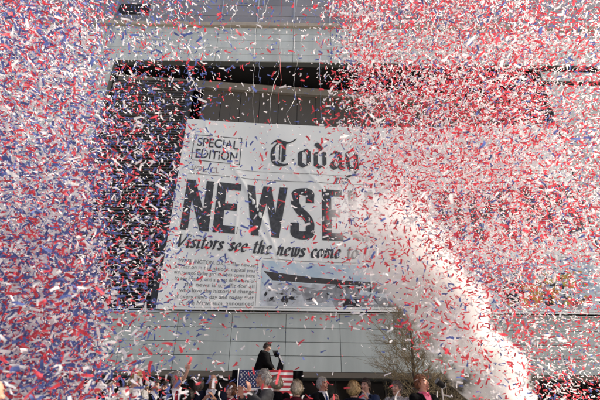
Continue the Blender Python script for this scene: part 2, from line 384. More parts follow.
def text_bm(txt, size, x, y, width=None, bold=0., height=None, shear=0.):
    cu = bpy.data.curves.new('t', 'FONT'); cu.body = txt; cu.size = size; cu.offset = bold; cu.shear = shear; cu.resolution_u = 3
    o = bpy.data.objects.new('t', cu); COL.objects.link(o)
    me = bpy.data.meshes.new_from_object(o.evaluated_get(bpy.context.evaluated_depsgraph_get()))
    bm = bmesh.new(); bm.from_mesh(me); bpy.data.objects.remove(o); bpy.data.curves.remove(cu); bpy.data.meshes.remove(me)
    xs = [v.co.x for v in bm.verts]; ys = [v.co.y for v in bm.verts]
    kx = width / (max(xs) - min(xs)) if width else 1; ky = height / (max(ys) - min(ys)) if height else 1
    x_, y_ = min(xs), min(ys) if height else 0
    for v in bm.verts: v.co = Vector(((v.co.x - x_) * kx + x, (v.co.y - y_) * ky + y, 0))
    return bm
def merge(bms):
    out = bmesh.new()
    for b in bms:
        me = bpy.data.meshes.new('m'); b.to_mesh(me); b.free(); out.from_mesh(me); bpy.data.meshes.remove(me)
    return out
# SPECIAL EDITION stamp
fr = bmesh.new()
for r_ in ((-6.86, -3.78, 16.70, 16.745), (-6.86, -3.78, 14.79, 14.835), (-6.86, -6.815, 14.835, 16.70), (-3.825, -3.78, 14.835, 16.70)): rect(fr, *r_)
st = on_banner('edition_stamp', fr, M_ink, .014)
on_banner('stamp_lettering', merge([text_bm('SPECIAL', 1, -6.6, 15.86, 2.62, .012, .66), text_bm('EDITION', 1, -6.6, 15.0, 2.62, .012, .66)]), M_ink, .016, parent=st)
# rules and the date line
bm = bmesh.new(); rect(bm, -4.4, 16.5, 14.42, 14.445); rect(bm, -6.9, 16.5, 13.84, 13.88); rect(bm, -2.0, 16.4, 8.84, 8.87); rect(bm, -2.3, -2.28, 5.8, 8.75); rect(bm, -6.9, 16.4, 5.67, 5.69)
on_banner('printed_rule', bm, M_grey_ink, .012)
on_banner('date_line', merge([text_bm('FEB', 1, 2.15, 13.98, .85, .02, .30)]), M_ink, .013, cut=0)
on_banner('volume_line', merge([text_bm('VOL. CL', 1, -6.75, 14.02, 1.75, .01, .42)]), M_faint_ink, .013, cut=0)
lines = ['WASHINGTON, D.C. \u2013 The newest', 'attraction in the nation\u2019s capital was', 'announced today and crowds come here', 'to see history, and a great deal more of', 'the news is terrific for all', 'who love the historical change', 'of every news day and today that', 'is, the Newseum, announced']
ind = [.25, 0, 0, .1, 1.1, .7, .3, .9]
bms = [text_bm(t, .33, -6.85 + ind[i] * .6, 8.22 - i * .345, 4.45 - ind[i] * (.6 if i > 3 else .5), .001) for i, t in enumerate(lines)]
art = bpy.data.objects.new('article_text', None); COL.objects.link(art); art.parent = ban; art.matrix_parent_inverse = ban_inv
for b in bms: on_banner('text_line', b, M_grey_ink, .013, parent=art, cut=0)
# printed photograph
ph_mats = [mat('print_sky', (.38, .50, .57), .7, c2=(.58, .62, .62), scale=1.6), mat('print_roof', (.05, .045, .045), .7, vary=.3, scale=4), mat('print_wall', (.34, .37, .38), .7, c2=(.50, .53, .55), scale=2.4),
           mat('print_black', (.012, .012, .014), .7), mat('print_orange', (.55, .17, .04), .7, c2=(.5, .3, .05), scale=2), mat('print_yellow', (.50, .40, .07), .7, vary=.4, scale=3), mat('print_grey', (.16, .17, .18), .7, c2=(.30, .31, .32), scale=3), mat('print_blue', (.16, .26, .42), .7, c2=(.30, .38, .5), scale=1.5)]
bm = bmesh.new()
rect(bm, -2.05, 16.3, 5.78, 8.72, 0, 0)
poly(bm, [(-1.95, 8.02), (3.2, 7.56), (6.2, 7.2), (3.0, 7.24), (-1.45, 7.42)], .003, 1)
poly(bm, [(-1.7, 7.3), (1.4, 7.25), (1.9, 5.8), (-2.0, 5.8), (-2.0, 6.6)], .002, 2)
poly(bm, [(1.4, 7.24), (5.6, 7.18), (7.5, 6.3), (7.6, 5.8), (1.9, 5.8)], .0025, 6)
poly(bm, [(3.2, 6.9), (6.8, 6.25), (6.7, 6.05), (3.2, 6.6)], .005, 0); rect(bm, 2.35, 3.3, 5.8, 6.3, .006, 3)
poly(bm, [(0.0, 7.1), (1.6, 6.9), (1.5, 6.0), (.3, 6.1)], .004, 6)
poly(bm, [(9.6, 8.7), (13.2, 8.7), (12.6, 7.0), (10.0, 7.0)], .002, 7)
poly(bm, [(11.0, 7.3), (12.2, 7.5), (12.4, 6.4), (11.4, 5.85), (10.9, 6.2)], .004, 3); poly(bm, [(12.0, 7.2), (13.6, 7.5), (14.2, 6.9), (13.4, 6.2), (12.2, 6.1)], .005, 4)
poly(bm, [(13.2, 7.6), (15.0, 7.9), (15.2, 7.0), (13.5, 7.1)], .006, 5); poly(bm, [(11.8, 6.5), (12.9, 6.7), (12.7, 5.9), (11.7, 5.85)], .007, 4); rect(bm, 13.9, 15.0, 5.8, 6.5, .003, 6)
poly(bm, [(13.0, 6.6), (13.5, 6.8), (13.6, 6.1), (13.1, 5.9)], .008, 3)
prs = random.Random(5)
for _ in range(330):
    x = prs.uniform(-1.9, 16.1); z = prs.uniform(5.85, 7.2 if x < 9 else 8.3); a = prs.uniform(0, 6.28); l = prs.uniform(.06, .34); w = prs.uniform(.03, .12)
    ca_, sa_ = math.cos(a) * l, math.sin(a) * l * .6
    if z - abs(sa_) - w < 5.8: continue
    poly(bm, [(x - ca_, z - sa_), (x + sa_ * .4, z - w), (x + ca_, z + sa_), (x - sa_ * .5, z + w)], .009 + .0004 * (_ % 12), prs.choice((1, 2, 6, 6, 3, 2, 7) if x < 9 else (3, 4, 7, 2, 5, 6, 2, 1)))
for _ in range(170):
    x = prs.uniform(10.8, 15.6); z = prs.uniform(5.95, 8.0); a = prs.uniform(0, 6.28); l = prs.uniform(.08, .28); w = prs.uniform(.05, .13)
    poly(bm, [(x - math.cos(a) * l, z - math.sin(a) * l * .5), (x + .05, z - w), (x + math.cos(a) * l, z + math.sin(a) * l * .5), (x - .06, z + w)], .014 + .0004 * (_ % 12), prs.choice((3, 2, 7, 6, 4, 5, 2, 0, 3)))
on_banner('printed_photo', bm, ph_mats, .013, cut=.4)
# hem cords that tie the banner to the rail and the beam
for i, xx in enumerate(np.arange(BX0 + .3, BX1, 2.4)):
    a = warp(xx, BZ1 - .02); bm = bmesh.new(); tube(bm, [a, (a.x, a.y + 1.2, 22.4)], .008, 5); o = obj('tie_cord', bm, M_darkmetal, ban); o.matrix_parent_inverse = ban_inv

# ---------------------------------------------------------------- platform, flag
PY = 14.0
pl, pr, ptop = at(232.5, 371, PY).x, at(303, 371, PY).x, at(268, 370.5, PY).z
plat = empty('platform', ((pl + pr) / 2, PY + .9, 0), 'black skirted camera platform behind the front row of people', 'platform')
M_black = mat('black_fabric', (.006, .006, .007), .95, vary=.3, scale=8, spec=.05)
hw = (pr - pl) / 2
bm = bmesh.new(); box(bm, -hw, hw, -.9, .9, ptop - 1.0 - .06, ptop - 1.0); obj('deck', bm, M_darkmetal, plat)
bm = bmesh.new()
N = 90
for s, (xa, ya, xb, yb_) in enumerate(((-hw, -.93, hw, -.93), (hw, -.93, hw, .93), (-hw, .93, -hw, -.93))):
    prev = None
    for i in range(N + 1):
        t = i / N; w = .018 * math.sin(t * 75)
        p = Vector((xa + (xb - xa) * t, ya + (yb_ - ya) * t + (w if s == 0 else 0), 0)); 
        cur = (bm.verts.new((p.x, p.y, 0.01)), bm.verts.new((p.x, p.y, ptop)))
        if prev: bm.faces.new((prev[0], cur[0], cur[1], prev[1]))
        prev = cur
obj('skirt', bm, M_black, plat)
for sx in (-1, 1):
    for sy in (-1, 1):
        bm = bmesh.new(); tube(bm, [(sx * (hw - .1), sy * .8, 0), (sx * (hw - .1), sy * .8, ptop - 1.06)], .03, 10); obj('leg', bm, M_darkmetal, plat)
# flag
fl, fr_ = at(239.5, 371, PY - .1).x, at(293, 371, PY - .1).x; fw = fr_ - fl; fh = fw / 1.75; ft = ptop + .01
flag = empty('flag', (fl, PY - .10, ft), 'stars and stripes flag hung flat across the front of the black platform', 'flag')
M_fr = mat('flag_red', (.45, .03, .045), .8, vary=.1); M_fw = mat('flag_white', (.72, .70, .68), .8, vary=.06); M_fb = mat('flag_blue', (.018, .028, .10), .8, vary=.1)
def fwave(x, z): return .014 * math.sin(x * 9 + z * 2) + .008 * math.sin(x * 21 - z * 5)
def flag_grid(x0, x1, z0, z1, nx, nz, off, mi_fn):
    bm = bmesh.new(); g = [[bm.verts.new((x0 + (x1 - x0) * i / nx, fwave(x0 + (x1 - x0) * i / nx, z0 + (z1 - z0) * j / nz) - off, z0 + (z1 - z0) * j / nz)) for i in range(nx + 1)] for j in range(nz + 1)]
    for j in range(nz):
        for i in range(nx): bm.faces.new((g[j][i], g[j][i + 1], g[j + 1][i + 1], g[j + 1][i])).material_index = mi_fn(i, j)
    return bm
obj('stripe_cloth', flag_grid(0, fw, -fh, 0, 60, 26, 0, lambda i, j: 0 if (25 - j) // 2 % 2 == 0 else 1), [M_fr, M_fw], flag, True)
cw, ch_ = fw * .40, fh * 7 / 13
ca = obj('canton', flag_grid(0, cw, -ch_, 0, 24, 14, .006, lambda i, j: 0), M_fb, flag, True)
bm = bmesh.new()
for r_ in range(9):
    for c_ in range(6 if r_ % 2 == 0 else 5):
        x = cw * ((c_ + .5) / 6 if r_ % 2 == 0 else (c_ + 1) / 6); z = -ch_ * (r_ + 1) / 10; q = []
        for k in range(10):
            rr = cw * (.040 if k % 2 == 0 else .017); a = math.pi / 2 + k * math.pi / 5; q.append((x + rr * math.cos(a), fwave(x, z) - .011, z + rr * math.sin(a)))
        bm.faces.new([bm.verts.new(p) for p in q])
obj('star_pattern', bm, M_fw, ca)
bm = bmesh.new(); tube(bm, [(-.03, -.01, -ft + .02), (-.03, -.01, .03)], .018, 10); obj('pole', bm, mat('white_pole', (.75, .75, .75), .5), flag)

# ---------------------------------------------------------------- people
PROF = [(.86, .168, .115, 0), (.95, .172, .118, 0), (1.05, .155, .106, 0), (1.20, .165, .115, -.005), (1.32, .182, .120, -.005), (1.41, .165, .100, .006), (1.455, .105, .078, .014), (1.49, .062, .064, .018), (1.515, .056, .060, .018)]
def prof(z):
    for a, b in zip(PROF, PROF[1:]):
        if a[0] <= z <= b[0]:
            t = (z - a[0]) / (b[0] - a[0]); return [a[i] + (b[i] - a[i]) * t for i in range(1, 4)]
    return PROF[0][1:] if z < PROF[0][0] else PROF[-1][1:]
def arm_joints(side, wrist, pole):
    s = Vector((.178 * side, .012, 1.405)); w = Vector(wrist); L1, L2 = .285, .255
    d = w - s; D = min(d.length, L1 + L2 - .004); d.normalize(); w = s + d * D
    a = (L1 * L1 - L2 * L2 + D * D) / (2 * D); h = math.sqrt(max(L1 * L1 - a * a, 0))
    p = Vector(pole); p = (p - d * p.dot(d)).normalized()
    return s, s + d * a + p * h, w
def hand(bm, w, fdir, pn, side, curl=.35, spread=.12, sc=1.):
    f = Vector(fdir).normalized(); n = Vector(pn); n = (n - f * n.dot(f)).normalized(); t = f.cross(n) * side
    P = lambda a, b, c: w + (f * a + t * b + n * c) * sc
    Mx = Matrix((t, f, n)).transposed()
    ellipsoid(bm, P(.05, 0, 0), (.042 * sc, .055 * sc, .017 * sc), Mx, 12, 8)
    for i, (b, L, r) in enumerate(((.032, .072, .0095), (.011, .082, .0098), (-.011, .076, .0094), (-.031, .060, .0086))):
        o = P(.088 - abs(b) * .15, b, 0); ang = (b * 6) * spread * 4; d = (f + t * ang).normalized(); pts = [o - d * .02 * sc, o]; c = 0.
        for k, q in enumerate((.45, .32, .23)):
            c += curl * (1.0 + .15 * i) * (.8 if k == 0 else 1.)
            pts.append(pts[-1] + (d * math.cos(c) + n * math.sin(c)) * L * q * sc)
        tube(bm, pts, [r * sc, r * sc, r * .95 * sc, r * .88 * sc, r * .7 * sc], 8)
    o = P(.02, .03, .004); d1 = (f * .55 + t * .75 + n * .35).normalized(); d2 = (f * .85 + t * .35 + n * .4).normalized()
    tube(bm, [o, o + d1 * .042 * sc, o + d1 * .042 * sc + d2 * .034 * sc, o + d1 * .042 * sc + d2 * .058 * sc], [.014 * sc, .012 * sc, .0105 * sc, .008 * sc], 8)
HC = Vector((0, .0, 1.618))
def head_geo(bm, female=False):
    vs = ellipsoid(bm, (0, 0, 0), (1, 1, 1), None, 28, 20)
    for v in vs:
        p = v.co.copy(); x, y, z = p
        t = max(0, -z); jaw = 1 - .34 * t ** 1.5 - (.05 * t if female else 0)
        yy = y * (.098 if y > 0 else .090)
        if z < -.2: yy = yy * (1 - .30 * t) - .020 * t
        v.co = HC + Vector((x * .074 * jaw * (1 + .05 * max(0, z)), yy + .004, z * (.118 if z < 0 else .106)))
    e = lambda c, r, M=None: ellipsoid(bm, HC + Vector(c), r, M, 12, 8)
    tube(bm, [HC + Vector((0, -.085, .012)), HC + Vector((0, -.103, -.018)), HC + Vector((0, -.098, -.034))], [.008, .0135, .012], 8)   # nose
    e((.013, -.092, -.032), (.009, .010, .008)); e((-.013, -.092, -.032), (.009, .010, .008))
    e((.033, -.076, .026), (.026, .013, .009)); e((-.033, -.076, .026), (.026, .013, .009))                                         # brows
    e((.042, -.062, -.022), (.022, .020, .019)); e((-.042, -.062, -.022), (.022, .020, .019))                                       # cheeks
    e((0, -.088, -.054), (.024, .011, .008)); e((0, -.086, -.066), (.021, .011, .008)); e((0, -.078, -.098), (.024, .018, .018))    # lips, chin
    for s in (-1, 1): e((.077 * s, .012, -.006), (.011, .020, .031), Matrix.Rotation(.25 * s, 3, 'Z'))
def face_mats(me, Mi, smile, mats_n=5):
    # 0 skin, 1 lips, 2 brow, 3 eye white, 4 iris
    for f in me.polygons:
        p = Mi @ f.center - HC
        if p.y > -.05 or abs(p.z) > .12: continue
        ax = abs(p.x)
        if ax < .028 and abs(p.z + .060 + (.006 if smile else 0) - (.25 * ax if smile else 0)) < (.0095 - ax * .12): f.material_index = 3 if (smile and abs(p.z + .060 - .2 * ax) < .003 and ax < .02) else 1
        elif .012 < ax < .052 and abs(p.z - .029 + (ax - .03) ** 2 * 8) < .0055: f.material_index = 2
        elif abs(ax - .032) < .0145 and abs(p.z - .007) < .0055 - abs(ax - .032) * .15: f.material_index = 4 if abs(ax - .032) < .0055 else 3
def hair_geo(style, col_seed=0, long=0.):
    bm = bmesh.new(); g = bmesh.ops.create_uvsphere(bm, u_segments=64, v_segments=44, radius=1)
    sd = Vector((col_seed * 7.3, 1, 2))
    for v in g['verts']:
        x, y, z = v.co
        cl = noise.noise(Vector((x * 3.2, y * 3.2, z * 1.6)) + sd) * .5 + noise.noise(Vector((x * 9, y * 9, z * 3)) + sd) * .35
        if style == 'bob':
            t = max(0, -z); k = 1.22 + .13 * cl + .22 * max(0, 1 - abs(z + .15) * 1.2)
            v.co = HC + Vector((x * .078 * k, y * .099 * k + .010, (z * .118 * 1.14 + .012) if z > 0 else z * (.118 * 1.14 + long) + .012))
        else:
            k = 1.13 + .07 * cl + (.05 if style == 'full' else 0)
            v.co = HC + Vector((x * .076 * k, y * .098 * k + .006, z * .118 * (1.07 + .05 * cl) + .007))
    dele = []
    for f in bm.faces:
        c = f.calc_center_median() - HC; n = noise.noise(c * 60 + sd) * .008
        if style == 'bob': keep = (c.y > -.012 + n + (.02 if c.z < -.03 else 0)) or c.z > .072 + n - .25 * abs(c.x) or (abs(c.x) > .066 and c.y > -.045 and c.z > -.09 - long)
        elif style == 'bald': keep = c.y > .012 and -.065 + n < c.z < .045 + n
        else: keep = (c.z > .070 + n - .22 * abs(c.x)) or (c.y > .02 and c.z > -.062 + n) or (c.y > -.038 + n and c.z > .028) or (abs(c.x) > .06 and -.028 < c.y < .0 and c.z > -.012)
        if not keep: dele.append(f)
    bmesh.ops.delete(bm, geom=dele, context='FACES')
    fs = [f for f in bm.faces]; cen = [(f.calc_center_median(), f.normal.copy()) for f in fs]; rs = random.Random(col_seed)
    bmesh.ops.solidify(bm, geom=bm.faces[:], thickness=.010)
    ln_ = .050 if style == 'bob' else .034
    for _ in range(900 if style != 'bald' else 250):                # loose locks that break the outline
        c, nrm = rs.choice(cen)
        if nrm.dot(c - HC) < 0: nrm = -nrm
        down = Vector((rs.gauss(0, .35), .55 + rs.gauss(0, .3), (-.75 if style == 'bob' or (c - HC).z < .05 else .05) + rs.gauss(0, .3)))
        d = (down - nrm * down.dot(nrm)).normalized(); L_ = ln_ * rs.uniform(.6, 1.5); sd_ = d.cross(nrm) * rs.uniform(.003, .006); q0 = c - nrm * .003; q1 = c + d * L_ * .5 + nrm * rs.uniform(.004, .010); q2 = c + d * L_ + nrm * rs.uniform(-.004, .010)
        a = [bm.verts.new(p) for p in (q0 - sd_, q0 + sd_, q1 + sd_, q2, q1 - sd_)]; bm.faces.new(a)
    return bm

SKIN = {k: mat('skin_' + k, c, .5, vary=.10, scale=30, spec=.35) for k, c in dict(fair=(.56, .33, .24), ruddy=(.52, .26, .18), tan=(.36, .19, .12), pale=(.60, .40, .31)).items()}
M_lip = mat('lip', (.34, .10, .09), .45); M_brow = mat('brow', (.07, .045, .03), .8); M_eye = mat('eye_white', (.65, .62, .6), .25); M_iris = mat('iris', (.02, .015, .012), .2)
HAIR = {k: mat('hair_' + k, c, .55, c2=c2, scale=26, island=.30, stretch=(1, 1, .25), bump=.5, bscale=60) for k, (c, c2) in dict(grey=((.42, .39, .36), (.24, .22, .20)), white=((.62, .58, .52), (.42, .39, .34)), blonde=((.55, .40, .20), (.36, .24, .10)), brown=((.055, .032, .02), (.03, .018, .012)), dark=((.016, .013, .012), (.03, .024, .02)), red=((.26, .10, .04), (.15, .055, .025)), greybrown=((.20, .165, .135), (.10, .08, .065)), platinum=((.66, .58, .44), (.48, .40, .28))).items()}
CLO = {k: mat('cloth_' + k, c, .92, vary=.3, scale=9, bump=.15, bscale=120, spec=.06) for k, c in dict(black=(.006, .006, .007), charcoal=(.045, .046, .050), grey=(.055, .056, .058), navy=(.009, .011, .022), blue=(.03, .045, .09), maroon=(.075, .012, .02), white=(.72, .72, .74), cream=(.55, .53, .50), pink=(.75, .20, .32), tieblue=(.03, .05, .16), tiered=(.20, .015, .03), rose=(.25, .03, .05)).items()}
M_check = mat('cloth_mottled', (.50, .48, .45), .85, c2=(.05, .05, .055), scale=34)
CLO['mottled'] = M_check
M_shoe = mat('shoe_leather', (.012, .011, .010), .35)

def person(px, py, Y, face, label, skin='fair', hair='grey', style='short', coat='charcoal', shirt='white', tie=None, vneck=True, wrists=None, hands=None, head=(0, 0), lean=0, female=False, long=.0, smile=False, trouser=None, bulk=0., brow=None, poles=None, glasses=False, lift=0., seed=0, floor=0., sleeve=(.93, .93)):
    hp = at(px, py, Y); sc = (hp.z - floor) / (.95 + .668 * math.cos(R(lean)))
    hp.x -= math.sin(R(face)) * .685 * math.sin(R(lean)) * sc; hp.y += math.cos(R(face)) * .685 * math.sin(R(lean)) * sc
    root = empty('person', (hp.x, hp.y, floor), label, 'person', rz=R(face), sc=sc)
    sxw = .90 if female else 1.0
    # the warp that leans the upper body forward
    def bend(me):
        if not lean: return
        for v in me.vertices:
            k = sstep(.85, 1.15, v.co.z) * R(lean); y, z = v.co.y, v.co.z - .95
            v.co.y = y * math.cos(k) - z * math.sin(k); v.co.z = .95 + y * math.sin(k) + z * math.cos(k)
    Hm = Matrix.Translation((0, .018, 1.53)) @ Matrix.Rotation(R(head[0]), 4, 'Z') @ Matrix.Rotation(R(head[1]), 4, 'X') @ Matrix.Translation((0, -.018, -1.53))
    wr = wrists or [(.30 * sxw, -.03, .86), (-.30 * sxw, -.03, .86)]
    hd = hands or [((0, -.1, -1), (-1, 0, 0)), ((0, -.1, -1), (1, 0, 0))]
    pl_ = poles or [(.7, .6, -.6), (-.7, .6, -.6)]
    arms = [arm_joints(s, w, p) for s, w, p in zip((1, -1), wr, pl_)]
    # body: head, neck, trunk, arms and hands in one surface
    bm = bmesh.new(); head_geo(bm, female)
    for v in bm.verts: v.co = Hm @ v.co
    tube(bm, [(0, .03, 1.42), (0, .020, 1.50), Hm @ Vector((0, .012, 1.58))], [.064, .059, .056], 14)
    stack(bm, PROF, sx=sxw)
    hs = .92 if female else 1.0
    for s, (a, b, c), (fd, pn) in zip((1, -1), arms, hd):
        m1, m2 = a.lerp(b, .45), b.lerp(c, .35)
        tube(bm, [a, m1, b, m2, c], [.056, .050, .041, .041, .028], 12); ellipsoid(bm, a, (.062, .058, .060)); ellipsoid(bm, b, (.042, .042, .042))
        n_ = (c - b).normalized(); tube(bm, [c - n_ * .01, c + Vector(fd).normalized() * .03], [.028, .026], 10)
        hand(bm, c + Vector(fd).normalized() * .012, fd, pn, s, sc=hs)
    me = remesh(bm, .0062, 2)
    for m in (SKIN[skin], M_lip, brow or (HAIR[hair] if hair in ('brown', 'dark', 'red', 'greybrown') else M_brow), M_eye, M_iris): me.materials.append(m)
    face_mats(me, Hm.inverted(), smile); bend(me); link('body', me, SKIN[skin], root, True)
    # hair
    bm = hair_geo(style, seed, long)
    for v in bm.verts: v.co = Hm @ v.co
    me = bpy.data.meshes.new('hair'); bm.to_mesh(me); bm.free(); bend(me); link('hair', me, HAIR[hair], root, True)
    # shirt
    bm = bmesh.new(); stack(bm, PROF[:-1] + [(1.495, .066, .068, .016)], grow=.010, sx=sxw); me = remesh(bm, .012, 1); bend(me); link('shirt', me, CLO[shirt], root, True)
    # jacket
    bm = bmesh.new(); stack(bm, [(.74, .185, .135, 0)] + PROF[:-1], grow=.024 + bulk, sx=sxw)
    for s, (a, b, c), sl_ in zip((1, -1), arms, sleeve):
        cuff = b.lerp(c, sl_)
        tube(bm, [a, a.lerp(b, .5), b, b.lerp(cuff, .5), cuff], [.078 + bulk, .068 + bulk, .058 + bulk, .050 + bulk, .043 + bulk], 14); ellipsoid(bm, a, (.085 + bulk, .078 + bulk, .072)); ellipsoid(bm, b, (.060, .060, .060))
    me = remesh(bm, .011, 2); bm = bmesh.new(); bm.from_mesh(me); bpy.data.meshes.remove(me)
    for v in bm.verts:
        q = noise.noise(v.co * 9 + Vector((seed * 3.1, 0, 0))) * .006 + noise.noise(Vector((v.co.x * 14, v.co.y * 14, v.co.z * 30)) + Vector((seed, 0, 0))) * .003
        v.co += v.normal * q
    z0 = 1.10 if not female else 1.22
    if vneck:
        bmesh.ops.delete(bm, geom=[f for f in bm.faces if f.normal.y < -.05 and f.calc_center_median().z > z0 and abs(f.calc_center_median().x) < .088 * (f.calc_center_median().z - z0) / (1.46 - z0) and f.calc_center_median().y < -.02], context='FACES')
    bmesh.ops.delete(bm, geom=[f for f in bm.faces if f.calc_center_median().z > 1.482 and abs(f.calc_center_median().x) < .12 and f.normal.z > .6], context='FACES')
    me = bpy.data.meshes.new('jacket'); bm.to_mesh(me); bm.free(); bend(me); jk = link('jacket', me, CLO[coat], root, True)
    if vneck:
        for s in (-1, 1):
            bm = bmesh.new(); n = 10; g = []
            for i in range(n + 1):
                z = z0 + (1.475 - z0) * i / n; xi = .088 * (z - z0) / (1.46 - z0) - .006; wd = .062 * math.sin(math.pi * min(1, (.12 + .88 * i / n)) * .82) + .006
                rr = []
                for k in range(4):
                    x = xi + wd * k / 3; rx, ry, yc = prof(min(z, 1.44)); rx = rx * sxw + .030 + bulk; ry = ry + .034 + bulk
                    rr.append(bm.verts.new((s * x, yc - ry * math.sqrt(max(.05, 1 - (x / rx) ** 2)) - .003, z)))
                g.append(rr)
            for a, b in zip(g, g[1:]):
                for k in range(3): bm.faces.new((a[k], a[k + 1], b[k + 1], b[k]))
            bmesh.ops.solidify(bm, geom=bm.faces[:], thickness=.005)
            me = bpy.data.meshes.new('lapel'); bm.to_mesh(me); bm.free(); bend(me); link('lapel', me, CLO[coat], jk, True)
        for s in (-1, 1):
            bm = bmesh.new(); v = [bm.verts.new(p) for p in ((s * .004, -.088, 1.478), (s * .060, -.060, 1.505), (s * .074, -.052, 1.468), (s * .034, -.108, 1.432))]; bm.faces.new(v); bmesh.ops.solidify(bm, geom=bm.faces[:], thickness=.004)
            me = bpy.data.meshes.new('collar'); bm.to_mesh(me); bm.free(); bend(me); link('collar', me, CLO[shirt], root)
    if tie:
        bm = bmesh.new(); pr_ = None
        for i in range(13):
            z = 1.462 - i * .032; rx, ry, yc = prof(z); w = .017 if i == 0 else (.013 if i == 1 else .016 + .0022 * i); y = yc - ry - .020 - (.008 if i < 2 else 0)
            cur = [bm.verts.new((-w, y + .003, z)), bm.verts.new((0, y - .004, z)), bm.verts.new((w, y + .003, z))]
            if pr_:
                for k in range(2): bm.faces.new((pr_[k], pr_[k + 1], cur[k + 1], cur[k]))
            pr_ = cur
        bmesh.ops.solidify(bm, geom=bm.faces[:], thickness=.004)
        me = bpy.data.meshes.new('tie'); bm.to_mesh(me); bm.free(); bend(me); link('tie', me, CLO[tie], root, True)
    if glasses:
        bm = bmesh.new()
        for s in (-1, 1):
            ellipsoid(bm, HC + Vector((s * .033, -.094, .006)), (.024, .004, .017), None, 14, 8)
            tube(bm, [HC + Vector((s * .056, -.090, .010)), HC + Vector((s * .080, .010, .010))], .0022, 6)
        tube(bm, [HC + Vector((-.012, -.096, .010)), HC + Vector((.012, -.096, .010))], .0022, 6)
        for v in bm.verts: v.co = Hm @ v.co
        me = bpy.data.meshes.new('glasses'); bm.to_mesh(me); bm.free(); bend(me); link('glasses', me, M_iris, root, True)
    bm = bmesh.new()
    stack(bm, [(.80, .165, .12, 0), (.90, .172, .122, 0), (.97, .16, .11, 0)], grow=.012, sx=sxw)
    for s in (1, -1): tube(bm, [(s * .085, 0, .86), (s * .095, -.005, .48), (s * .10, .01, .06)], [.098, .072, .058], 14)
    link('trousers', remesh(bm, .016, 2), CLO[trouser or (coat if coat not in ('mottled', 'white', 'cream', 'maroon', 'rose') else 'black')], root, True)
    for s in (1, -1):
        bm = bmesh.new(); ellipsoid(bm, (s * .10, -.055, .045), (.048, .135, .045)); bmesh.ops.bisect_plane(bm, geom=bm.verts[:] + bm.edges[:] + bm.faces[:], plane_co=(0, 0, .002), plane_no=(0, 0, -1), clear_outer=True); obj('shoe', bm, M_shoe, root, True)
    return root
CLAP = dict(wrists=[(.10, -.31, 1.34), (-.09, -.30, 1.31)], hands=[((-.45, -.35, .75), (-1, 0, -.2)), ((.5, -.45, .6), (1, .1, .1))])
CLAP_HI = dict(wrists=[(.11, -.28, 1.40), (-.10, -.27, 1.37)], hands=[((-.25, -.2, 1), (-1, -.1, 0)), ((.3, -.35, .9), (1, -.1, .1))])
CLAP_WIDE = dict(wrists=[(.16, -.27, 1.42), (-.13, -.27, 1.38)], hands=[((.1, -.15, 1), (-1, -.5, 0)), ((.12, -.3, .9), (1, -.4, .1))])
CLAP_LO = dict(wrists=[(.06, -.30, 1.10), (-.06, -.30, 1.08)], hands=[((-.45, -.6, .35), (-1, 0, .3)), ((.5, -.55, .35), (1, 0, .2))])

person(263, 379, 6.7, -62, 'large grey-haired man in grey suit applauding, in profile in front of the flag', 'ruddy', 'grey', 'full', 'grey', tie=None, head=(-12, -2), bulk=.012, seed=1, **CLAP_WIDE)
person(277, 384, 8.2, 170, 'woman with short white-blonde hair and black coat, seen from behind against the flag stripes', 'fair', 'platinum', 'bob', 'black', vneck=False, shirt='black', female=True, long=-.03, seed=2, head=(20, 0))
person(297, 389, 7.4, 165, 'woman with white-blonde bob and maroon jacket, seen from behind right of the flag', 'fair', 'platinum', 'bob', 'maroon', vneck=False, shirt='black', female=True, long=-.02, seed=3)
person(322.5, 384.5, 8.8, 38, 'white-haired man in black suit and blue tie, clapping and looking to the right', 'ruddy', 'white', 'full', 'black', tie='tieblue', head=(22, -3), seed=4, **CLAP)
person(354.5, 389.5, 7.4, 125, 'woman with blonde bob and dark coat, turned away beside the brown-haired man', 'fair', 'blonde', 'bob', 'navy', vneck=False, shirt='black', female=True, long=-.01, seed=5, head=(10, 0))
person(365.5, 386, 8.3, -28, 'brown-haired man in dark blue jacket clapping in front of his chin', 'fair', 'brown', 'full', 'blue', head=(-14, -4), seed=6, **CLAP_HI)
person(396.5, 388.5, 7.8, -35, 'woman with short grey-brown hair and black and white mottled jacket, looking left', 'fair', 'greybrown', 'full', 'mottled', shirt='cream', vneck=False, female=True, head=(-20, -8), seed=7)
person(422.5, 383.5, 7.0, 22, 'red-haired man in black jacket over an open pink shirt, looking down to the right', 'ruddy', 'red', 'short', 'black', shirt='pink', head=(28, -12), seed=8)
person(212.5, 381.5, 7.6, 4, 'smiling balding man in dark suit, white shirt and tie, clapping', 'tan', 'dark', 'bald', 'navy', tie='tieblue', smile=False, seed=9, head=(4, -2), **CLAP)
person(199, 385.5, 7.9, 172, 'person with grey-brown hair seen from behind, one bare arm raised high with open hand', 'fair', 'greybrown', 'full', 'black', vneck=False, shirt='black', seed=10, wrists=[(.245, .02, 1.86), (-.30, -.03, .86)], hands=[((-.1, .05, 1), (0, -1, 0)), ((0, -.1, -1), (1, 0, 0))], poles=[(.9, -.2, -.3), (-.7, .6, -.6)], sleeve=(.08, .93))
person(177, 380.5, 7.3, 28, 'grey-haired man with glasses, black suit, white shirt and dark red tie, behind falling confetti', 'ruddy', 'grey', 'short', 'black', tie='tiered', glasses=True, head=(25, 0), seed=11)
person(136, 380, 7.2, 52, 'person in pale cream jacket with sandy hair and dark glasses, half hidden by confetti', 'fair', 'blonde', 'short', 'cream', glasses=True, head=(15, 0), seed=12, **CLAP_LO)
person(230.5, 391, 8.4, -30, 'short red-haired person in dark rose jacket clapping just left of the flag', 'pale', 'red', 'bob', 'rose', vneck=False, shirt='black', female=True, long=-.02, seed=13, **CLAP_HI)
person(155, 386, 8.6, 60, 'dark-haired man in black suit between the cream jacket and the man with the red tie', 'fair', 'dark', 'short', 'black', seed=14, head=(10, 0))
